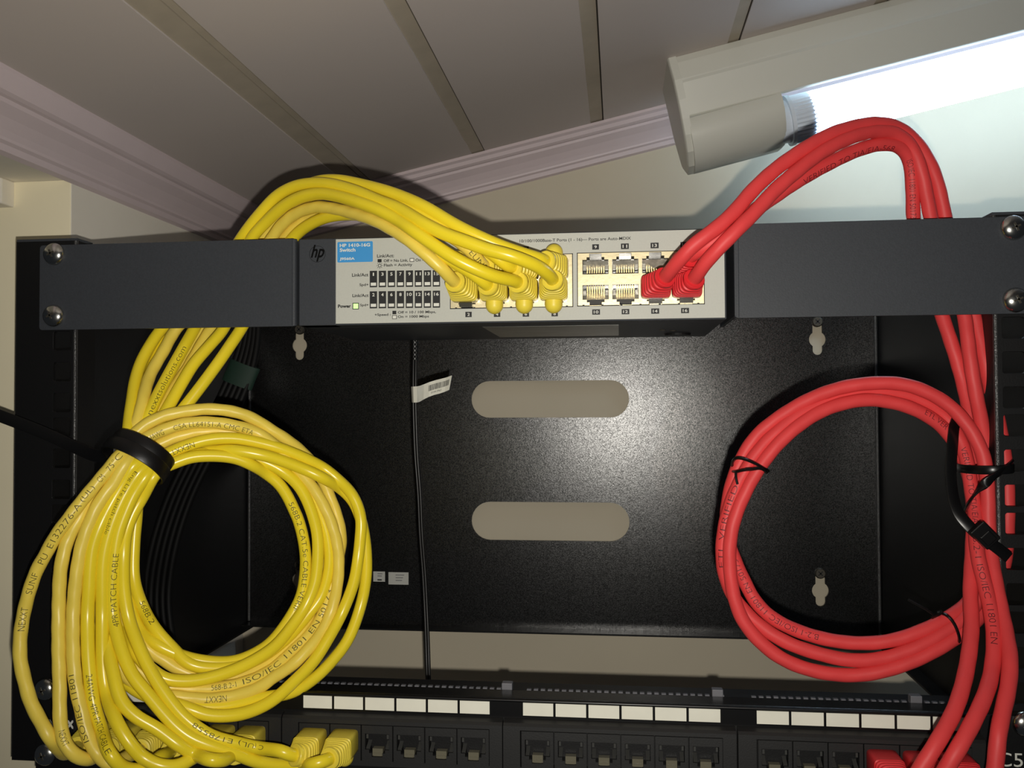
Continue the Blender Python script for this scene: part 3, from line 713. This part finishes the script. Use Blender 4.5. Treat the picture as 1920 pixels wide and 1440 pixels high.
# port 8, bright, top arch at the left
yellow(3, LOZ,
  [(1036, 524, '-28'), (1012, 502, '-38'), (965, 482, '-45'), (909, 466, '-46'), (871, 452, '-46'), (834, 439, '-45'), (796, 420, '-43'), (747, 391, '-36'), (715, 379, '-31'), (665, 358, '-22'), (620, 346, '-14'), (588, 344, '-8'), (552, 350, '-2'), (520, 367, '3'), (490, 398, '7'), (457, 440, '11'), (415, 510, '20'), (385, 570, '20')],
  [(365, 615, '12'), (347, 647, '6'), (322, 692, '-2'), (300, 733, '-10'), (280, 775, '-18')],
  [(262, 815), (248, 850), (228, 905, 3), (212, 975, 3), (205, 1050, 3), (208, 1120, 2), (222, 1178)],
  [(255, 1225), (285, 1257), (310, 1273), (340, 1277), (373, 1275), (423, 1262), (473, 1240), (515, 1212)],
  [(550, 1170), (573, 1135), (590, 1093), (596, 1043), (595, 1002), (587, 968), (573, 932), (557, 907), (532, 885)],
  [(498, 867, 1), (457, 857, 2), (420, 852, 3), (380, 850, 3), (340, 857, 3), (300, 870, 2)],
  [(270, 888, 1), (240, 940, 3), (215, 1000, 4), (200, 1060, 4), (196, 1130, 4), (200, 1195, 2), (212, 1262), (228, 1315), (253, 1342), (295, 1367), (337, 1398), (367, 1414), (395, 1425, '-52')],
  5, False, 'bright yellow patch cable from switch port 8, right end of the lower yellow row', (-1, 'dome'), 0, 0, 1,
  None,
  texts=[('nexxtsolutions.com', (276, 780), (345, 655), 2.6)])
# port 6, bright
yellow(2, LOZ,
  [(968, 528, '-29'), (927, 518, '-38'), (890, 503, '-42'), (852, 484, '-44'), (815, 460, '-44'), (777, 434, '-43'), (747, 413, '-38'), (713, 395, '-34'), (680, 382, '-29'), (630, 367, '-19'), (597, 363, '-13'), (563, 370, '-7'), (530, 388, '-1'), (497, 418, '5'), (470, 450, '9'), (455, 500, '18'), (440, 560, '20')],
  [(420, 615, '12'), (393, 648, '6'), (363, 683, '-1'), (342, 717, '-6'), (322, 752, '-11'), (300, 790, '-18')],
  [(272, 832, -1), (255, 866, -2), (222, 905, 6), (190, 975, 5), (176, 1050, 4), (172, 1120, 3), (178, 1180, 3)],
  [(200, 1235, 3), (250, 1290, 3), (300, 1313, 2), (340, 1321), (373, 1324), (407, 1326), (440, 1321), (490, 1309), (547, 1298)],
  [(588, 1273), (622, 1240), (653, 1198), (677, 1133), (686, 1085), (687, 1043), (682, 998), (673, 963), (660, 937), (640, 917)],
  [(607, 897, -1), (573, 881), (523, 862), (490, 853), (440, 845, 3), (400, 845, 8), (360, 850, 11), (327, 858, 11), (298, 868, 7)],
  [(270, 876), (240, 917), (220, 957), (205, 998), (195, 1040), (192, 1073), (192, 1115), (192, 1153), (192, 1220), (194, 1260), (200, 1300), (217, 1350), (242, 1392), (268, 1420), (303, 1436, '-56'), (334, 1436, '-52')],
  4, False, 'bright yellow patch cable from switch port 6, outermost right edge of the coil', (-1, 'dome'), 3, 3, -4,
  None,
  texts=[('Eng LiTe patch cable', (262, 888), (206, 1005), 2.3, -.5)])
# port 4, bright
yellow(1, LOZ,
  [(912, 533, '-29'), (885, 512, '-34'), (850, 490, '-36'), (800, 455, '-36'), (740, 425, '-32'), (690, 405, '-24'), (645, 402, '-14'), (613, 407, '-7'), (588, 417, '-1'), (563, 433, '5'), (545, 452, '9'), (515, 500, '16'), (480, 565, '16')],
  [(453, 615, '10'), (430, 650, '5'), (413, 675, '1'), (380, 720, '-5'), (353, 755, '-9'), (320, 795, '-14')],
  [(282, 838, 2), (262, 868, 2), (230, 910, 8), (200, 975, 8), (184, 1050, 8), (178, 1120, 8), (183, 1180, 7)],
  [(210, 1240, 6), (255, 1285, 6), (300, 1310, 4), (335, 1322, 1), (357, 1330), (390, 1341), (440, 1341), (480, 1330), (513, 1312), (547, 1282), (588, 1240)],
  [(618, 1193), (640, 1152), (663, 1093), (672, 1043), (676, 1005, 2), (677, 975, 3), (670, 947, 3), (657, 923, 3), (632, 898, 1)],
  [(607, 878, -1), (573, 860, -2), (523, 840, -2), (490, 831, -1), (440, 822), (393, 824), (343, 838), (310, 853), (285, 865)],
  [(255, 868), (230, 908, 1), (208, 945, 1), (188, 985), (174, 1025), (169, 1065), (167, 1103), (164, 1153), (165, 1220), (167, 1250), (175, 1317), (190, 1367), (207, 1415), (235, 1441, '-60'), (272, 1442, '-54')],
  3, False, 'bright yellow patch cable from switch port 4, lowest strand at the bottom of the coil', (-1, 'dome'), -1, -2, 1,
  None,
  texts=[('NEXXT', (362, 832), (322, 848), 2.6, .2), ('24AWG 4PR PATCH CABLE', (170, 1262), (206, 1415), 2.5, -.1)])
# port 5, bright
yellow(2, UPZ,
  [(952, 498, '-30'), (915, 470, '-34'), (870, 445, '-36'), (830, 425, '-36'), (780, 399, '-32'), (725, 372, '-22'), (660, 350, '-8'), (600, 348, '4'), (560, 358, '10'), (528, 382, '14'), (490, 420, '18'), (462, 460, '22'), (400, 530, '30'), (355, 585, '28')],
  [(322, 615, '20'), (300, 655, '12'), (282, 695, '6'), (268, 740, '-2'), (258, 780, '-10')],
  [(252, 815, 4), (246, 855, 4), (256, 905, 4), (256, 960, 3), (251, 1020, 2), (251, 1087), (267, 1137)],
  [(290, 1178, 4), (322, 1214, 4), (357, 1246, 3), (410, 1253, 3), (457, 1246, 3), (500, 1226, 3), (545, 1190, 3)],
  [(577, 1152), (602, 1118), (615, 1077), (618, 1043), (613, 1002), (602, 968), (584, 930), (562, 898), (530, 868)],
  [(480, 846, 4), (430, 838, 5), (380, 836, 6), (330, 845, 6), (300, 862, 4)],
  [(280, 884), (253, 923), (237, 957), (222, 998), (215, 1040), (212, 1073), (210, 1103), (212, 1153), (223, 1203), (240, 1250), (253, 1273), (278, 1303), (303, 1333), (330, 1362), (358, 1383), (400, 1400), (442, 1413), (475, 1426), (517, 1434), (565, 1436), (585, 1433, '-37')],
  7, False, 'bright yellow patch cable from switch port 5, ending in the rightmost yellow lower plug', None, 1, 2, 4,
  [(-18, 7, -36), (-6, 3, -33)],
  texts=[('4PR PATCH CABLE', (214, 1180), (216, 1035), 2.5, -.2), ('568B.2', (262, 1128), (285, 1172), 2.4, .2)])

# ---- red cables
RJ = [21, 22, 23]
GR = 'red patch cables coiled on the right'
def red(port, row_z, lst, jack, tail, label, latch, texts=()):
    x = PXS[port]; jx = JC[jack]
    allp = [Vector((x, FY + 5, row_z)), Vector((x, FY - 12, row_z))] + [P(a, b, y) for a, b, y in lst] + tail + [Vector((jx, -16, -239.2)), Vector((jx, PY - 2, -239.2))]
    path = spline(allp, 1.6); r = 3.2
    t = thing('patch_cable', label, 'cable', path[0], GR)
    ph = random.random() * 6
    g = G(); tube(g, path, r, M_red, 20, lambda i, a: .05 * math.sin(i * .9 + a * 2 + ph)); g.obj('jacket', t, smooth=True)
    boot(t, path, 5.4, 6.8, M_redb, 30, Vector((0, 0, 1)), latch)
    boot(t, path[::-1], 5.6, 6.6, M_redb, 27, Vector((0, 0, 1)), None, start=2.5, blen=13)
    for tx in texts: cable_text(t, path, tx[0], tx[1], tx[2], M_inkr, r, tx[3] if len(tx) > 3 else 2.8, tx[4] if len(tx) > 4 else 0)
# port 14
red(6, LOZ, [(1247, 520, -27), (1277, 484, -37), (1305, 456, -40), (1340, 430, -40), (1374, 400, -38), (1412, 356, -34), (1452, 319, -30), (1490, 291, -26), (1523, 270, -22), (1560, 251, -17), (1594, 240, -12), (1640, 232, -5), (1683, 240, 2), (1718, 268, 7), (1746, 312, 11), (1762, 360, 14), (1773, 411, 16),
   (1795, 480, 18), (1812, 540, 18), (1826, 590, 16), (1838, 640, 14), (1849, 690, 12), (1861, 745, 12), (1874, 800, 12), (1884, 860, 12), (1889, 920, 12), (1889, 985, 12), (1886, 1035, 14), (1872, 1095, 16), (1845, 1145, 14), (1812, 1180, 8), (1763, 1214, 4), (1703, 1243, 2), (1642, 1261, 1), (1597, 1266, 1), (1536, 1260, 0), (1476, 1240, 0), (1431, 1209, 0), (1394, 1165, 0), (1376, 1118, 0),
   (1369, 1071, 0), (1368, 1024, 0), (1376, 977, 0), (1395, 928, 1), (1423, 878, 2), (1461, 830, 3), (1508, 790, 5), (1554, 765, 7), (1617, 750, 9), (1664, 753, 11), (1711, 766, 12), (1757, 792, 14), (1785, 822, 15), (1806, 860, 16), (1820, 905, 16), (1825, 960, 12), (1823, 1040, 5), (1820, 1090, -2), (1820, 1130, -8), (1822, 1170, -15), (1817, 1226, -26), (1805, 1286, -38), (1787, 1338, -48), (1757, 1392, -56), (1732, 1432, -58)],
   21, [P(1710, 1468, -58), P(1694, 1492, -52), P(1688, 1484, -38), P(1680, 1465, -29)],
   'red patch cable from switch port 14, lower end in the leftmost red plug', (-1, 'dark'),
   texts=[('ETL VER', (1730, 775), (1768, 803), 2.4, .4)])
# port 16
red(7, LOZ, [(1301, 524, -27), (1326, 489, -36), (1360, 453, -40), (1388, 425, -40), (1417, 396, -37), (1452, 358, -33), (1488, 326, -29), (1541, 285, -22), (1594, 258, -14), (1640, 246, -6), (1678, 250, 0), (1706, 272, 5), (1724, 310, 8), (1736, 360, 10), (1746, 411, 11),
   (1770, 480, 12), (1793, 540, 12), (1808, 590, 10), (1815, 640, 8), (1820, 680, 7), (1829, 735, 7), (1840, 790, 9), (1852, 850, 12), (1862, 920, 18), (1864, 1000, 20), (1855, 1080, 18), (1832, 1130, 14), (1805, 1162, 9), (1763, 1190, 6), (1718, 1214, 4), (1657, 1234, 3), (1597, 1238, 2), (1536, 1226, 2), (1476, 1205, 2), (1431, 1178, 3), (1400, 1150, 4), (1375, 1118, 5), (1358, 1075, 4), (1354, 1030, 3),
   (1360, 980, 3), (1375, 930, 3), (1400, 878, 4), (1425, 842, 5), (1461, 806, 6), (1508, 772, 8), (1570, 745, 11), (1630, 734, 13), (1690, 739, 15), (1736, 755, 16), (1776, 785, 17), (1798, 820, 15), (1812, 860, 12), (1821, 915, 9), (1828, 960, 5), (1830, 1005, 0), (1834, 1045, -4), (1845, 1090, -8), (1857, 1140, -14), (1864, 1196, -22), (1860, 1256, -32), (1848, 1301, -42), (1823, 1356, -52), (1793, 1410, -58), (1775, 1440, -58)],
   22, [P(1760, 1472, -58), P(1755, 1496, -52), P(1757, 1486, -38), P(1750, 1467, -29)],
   'red patch cable from switch port 16, at the bottom right corner of the ports', (-1, 'dark'),
   texts=[('VERIFIED TO TIA/EIA', (1806, 842), (1829, 985), 2.5), ('B.2-1 ISO/IEC 11801 EN', (1830, 1010), (1865, 1215), 2.6), ('ETL VERIFIED', (1356, 1060), (1384, 910), 2.4, .2)])
# port 15
red(7, UPZ, [(1297, 478, -29), (1325, 462, -33), (1360, 435, -34), (1400, 405, -31), (1450, 370, -26), (1495, 340, -21), (1559, 304, -13), (1612, 280, -6), (1655, 270, -1), (1688, 276, 4), (1705, 300, 8), (1711, 354, 12), (1713, 411, 14),
   (1728, 480, 20), (1748, 540, 22), (1765, 588, 20), (1780, 632, 18), (1793, 672, 17), (1805, 715, 17), (1818, 775, 20), (1832, 850, 24), (1842, 930, 26), (1844, 1010, 24), (1836, 1080, 20), (1815, 1130, 15), (1778, 1158, 10), (1733, 1181, 7), (1672, 1201, 6), (1612, 1206, 6), (1551, 1199, 6), (1491, 1181, 6), (1446, 1157, 6), (1416, 1127, 7), (1396, 1090, 8), (1380, 1055, 8), (1366, 1015, 8),
   (1362, 970, 8), (1370, 915, 8), (1388, 865, 8), (1417, 819, 8), (1461, 782, 8), (1523, 746, 8), (1586, 725, 8), (1648, 718, 8), (1695, 721, 8), (1740, 736, 8), (1783, 763, 8), (1818, 803, 7), (1842, 850, 5), (1851, 903, 4), (1853, 965, 3), (1855, 1015, 1), (1862, 1065, -4), (1874, 1128, -12), (1887, 1190, -22), (1894, 1240, -32), (1890, 1290, -40), (1881, 1331, -46), (1872, 1377, -52), (1866, 1437, -54)],
   23, [P(1860, 1472, -54), P(1848, 1500, -50), P(1836, 1492, -39), P(1822, 1470, -29)],
   'red patch cable from switch port 15, outermost strand at the top of the red coil', None,
   texts=[('VERIFIED TO TIA/EIA-568', (1500, 344), (1672, 276), 2.5, -.6), ('ISO/IEC 11801 EN 50173', (1708, 290), (1713, 411), 2.6), ('B.2-1 ISO/IEC 11801 EN 50173', (1530, 1196), (1380, 1045), 2.5)])

# ================================================================== TIES
cen = P(260, 857, -33)
axis = (P(228, 905, -42) - P(300, 808, -26)).normalized()
major = (P(318, 888, -38) - P(203, 835, -30)); major = (major - axis * major.dot(axis)).normalized(); minor = axis.cross(major)
tie = thing('hook_and_loop_strap', 'wide black strap around the yellow cable bundle with its tail to the left', 'cable strap', cen)
g = G(); n = 48
for k, (rad, off, wd) in enumerate(((1.0, -2.4, 6.8), (1.06, 2.2, 6.2))):
    lp = [cen + axis * off + major * (15.2 * rad * math.cos(2 * math.pi * i / n)) + minor * (13.5 * rad * math.sin(2 * math.pi * i / n)) for i in range(n)]
    ribbon(g, lp, lambda i, t: axis, wd, 1.1, M_velcro, closed=True)
g.obj('band', tie, smooth=True)
st = spline([P(215, 842, -36), P(205, 852, -22), P(180, 855, -14), P(140, 838, -11), P(90, 815, -11), P(40, 795, -12), (P(-40, 765, -14))], 3)
g = G(); ribbon(g, st, lambda i, t: Vector((0, .12, 1)), 6.0, 1.0, M_velcro); g.obj('tail', tie, smooth=True)
o = None
# nylon tie holding the red bundle to the rail
zt = thing('cable_tie', 'glossy black nylon tie binding the red bundle to the right rail', 'cable tie', P(1845, 877, 10))
g = G(); c1 = P(1847, 877, 10)
a_ = (P(1893, 870, 2) - P(1802, 881, 2)).length / 2
lp = [c1 + Vector((a_ * math.cos(t), -16 * math.sin(t), .4 * math.cos(t))) for t in [2 * math.pi * i / 40 for i in range(40)]]
ribbon(g, lp, lambda i, t: Vector((0, 0, 1)), 3.9, 1.0, M_tie, closed=True)
ds = spline([P(1896, 868, 3), P(1884, 880, -4), P(1862, 895, -9), P(1838, 915, -9), P(1820, 938, -6), P(1812, 955, 2), P(1808, 962, 14)], 1.5)
ribbon(g, ds, lambda i, t: Vector((.7, 0, 1)), 4.0, 1.0, M_tie); g.obj('band', zt, smooth=True)
zt2 = thing('cable_tie', 'wide black strap hanging in a loop beside the red bundle, buckle at its lower end', 'cable tie', P(1790, 900, 10))
ds = spline([P(1800, 776, 18), P(1790, 795, 12), P(1786, 835, 6), P(1783, 880, 2), P(1786, 925, -2), P(1797, 962, -6), P(1815, 985, -8), P(1836, 1005, -9), P(1862, 1022, -9), P(1893, 1047, -8)], 2)
g = G(); ribbon(g, ds, lambda i, t: t.cross(Vector((0.1, -1, 0))), 5.0, 1.1, M_tie); g.obj('band', zt2, smooth=True)
h = P(1845, 1003, -11); tt = (P(1860, 1018, -11) - P(1830, 988, -11)).normalized(); pn = tt.cross(Vector((0, -1, 0))).normalized()
g = G(); g.obox(h, tt, Vector((0, 1, 0)), pn, 5.2, 2.2, 3.9, M_tie); g.obox(h + tt * 1.5 + Vector((0, -2.0, 0)), tt, Vector((0, 1, 0)), pn, 2.6, .8, 2.6, M_tie); g.obj('buckle', zt2, bevel=.5)
# twist ties
def twist(label, cps, ends):
    g = G()
    for c in cps: tube(g, spline(c, 1.0), .72, M_tie, 8)
    for c in ends: tube(g, spline(c, 1.0), .6, M_tie, 8)
    o = g.obj('twist_tie', origin=cps[0][0], smooth=True); o['label'] = label; o['category'] = 'twist tie'
twist('thin black wire twist tie on the left side of the red coil',
      [[P(1376, 884, 12), P(1373, 868, 4), P(1382, 858, -3), P(1400, 862, -6), P(1420, 871, -6), P(1433, 879, -4), P(1440, 884, 6), P(1415, 885, 12), P(1385, 880, 12)],
       [P(1374, 884, 6), P(1384, 884, -4), P(1398, 880, -6.5), P(1412, 881, -6.5), P(1424, 876, -6.5), P(1434, 882, -5), P(1437, 886, 0)]],
      [[P(1380, 886, -5), P(1379, 895, -6), P(1383, 908, -6)], [P(1398, 880, -7), P(1405, 878, -7.6), P(1412, 881, -7), P(1418, 877, -7.6), P(1424, 877, -7)]])
twist('thin black wire twist tie at the lower right of the red coil',
      [[P(1760, 1148, 14), P(1765, 1150, 2), P(1778, 1155, -3), P(1790, 1170, -3), P(1797, 1188, -3), P(1799, 1202, 2), P(1790, 1206, 12)],
       [P(1748, 1158, 4), P(1760, 1152, 0), P(1770, 1149, -1), P(1764, 1144, 0)]],
      [[P(1752, 1153, 4), P(1735, 1141, 4), P(1718, 1132, 5), P(1703, 1124, 6)]])

# ================================================================== CORDS
cord = thing('power_cord', 'thin black power cord hanging behind the switch with a paper barcode flag', 'cord', P(777, 640, 108))
line = [(778, 600, 104), (778, 640, 106), (777, 700, 110), (777, 760, 112), (780, 850, 112), (786, 930, 112), (789, 1000, 112), (795, 1080, 112), (799, 1160, 110), (802, 1250, 105), (804, 1320, 95)]
for dx in (-2.0, 2.6):
    g = G(); tube(g, spline([P(a + dx, b, y) for a, b, y in line], 3), .95, M_cord, 10); g.obj('wire', cord, smooth=True)
g = G()
for k in range(9):
    a = P(778, 612 + k * 7.6, 105 + k * .4); g.cyl(a + Vector((0, 0, .55)), a - Vector((0, 0, .55)), 2.6 - k * .09, 2.6 - k * .09, M_cord, 16)
g.obj('strain_relief', cord)
def flagpt(px, py, Y): return P(px, py, Y)
top = [(771, 725, 111), (774.5, 724.8, 107.5), (782, 724.4, 107), (787, 723.5, 109), (795, 720.5, 112), (805, 716.5, 114), (816, 713, 115), (826, 710.5, 115), (836, 708, 115), (847, 704, 114)]
bot = [(772.5, 754.6, 111), (775.5, 754.8, 107.5), (782, 754.6, 107), (786, 753.5, 109), (794, 749, 112), (804, 744, 114), (814, 740.5, 115), (824, 738, 115), (834, 734.5, 115), (842, 731, 114)]
g = G(); A_ = [P(*q) for q in top]; B_ = [P(*q) for q in bot]; off = Vector((.1, .35, 0)); n = len(A_)
g.loft([[A_[i], B_[i], B_[i] + off, A_[i] + off] for i in range(n)], M_paper)
fl_ = g.obj('barcode_label', cord)
g = G(); random.seed(3)
def bil(u, v):                                   # over the flat part of the flag
    q = 4 + u * 5; i = min(int(q), 8); f = q - i; a = A_[i].lerp(A_[i + 1], f); b = B_[i].lerp(B_[i + 1], f); return a.lerp(b, v) + Vector((0, -.08, 0))
u = .18
while u < .93:
    wd_ = random.choice((.008, .012, .02)); g.add([bil(u, .22), bil(u + wd_, .22), bil(u + wd_, .62), bil(u, .62)], [(0, 1, 2, 3)], M_ink); u += wd_ + random.choice((.008, .012))
v, f, asp = glyphs('0164-5963'); g.add([bil(.28 + .38 * a, .84 - .13 * b) for a, b in v], f, M_ink)
g.obj('barcode', fl_)
# black cables bundled behind the yellow ones
for k in range(5):
    dx = k * 11; lb = ['leftmost', 'second from the left', 'middle', 'fourth from the left', 'rightmost'][k]
    c = [(462 + dx * .5, 560, 150), (452 + dx * .7, 640, 145), (428 + dx * .9, 710, 140), (394 + dx, 780, 136), (350 + dx, 860, 134), (312 + dx, 940, 132), (284 + dx, 1030, 130), (272 + dx, 1120, 130), (280 + dx, 1200, 126), (300 + dx, 1290, 112)]
    path = spline([P(a, b, y) for a, b, y in c], 3); g = G(); tube(g, path, 2.3, M_dark, 12)
    o = g.obj('network_cable', origin=path[0], smooth=True); o['label'] = 'black cable in the dark bundle behind the yellow coil, ' + lb; o['category'] = 'cable'; o['group'] = 'black cables inside the rack'
g = G(); c = P(452, 702, 141); ax = (P(436, 745, 139) - P(470, 665, 143)).normalized(); mj = ax.cross(Vector((0, 1, 0))).normalized(); mn = Vector((0, 1, 0))
lp = [c + mj * (10.5 * math.cos(2 * math.pi * i / 32)) + mn * (4.5 * math.sin(2 * math.pi * i / 32)) for i in range(32)]
ribbon(g, lp, lambda i, t: ax, 15, .5, M_green, closed=True)
o = g.obj('green_tape', origin=c, smooth=True); o['label'] = 'dark green tape wrapped round the black cables behind the yellow coil'; o['category'] = 'tape'

for o in bpy.data.objects:
    if '_o' in o: del o['_o']
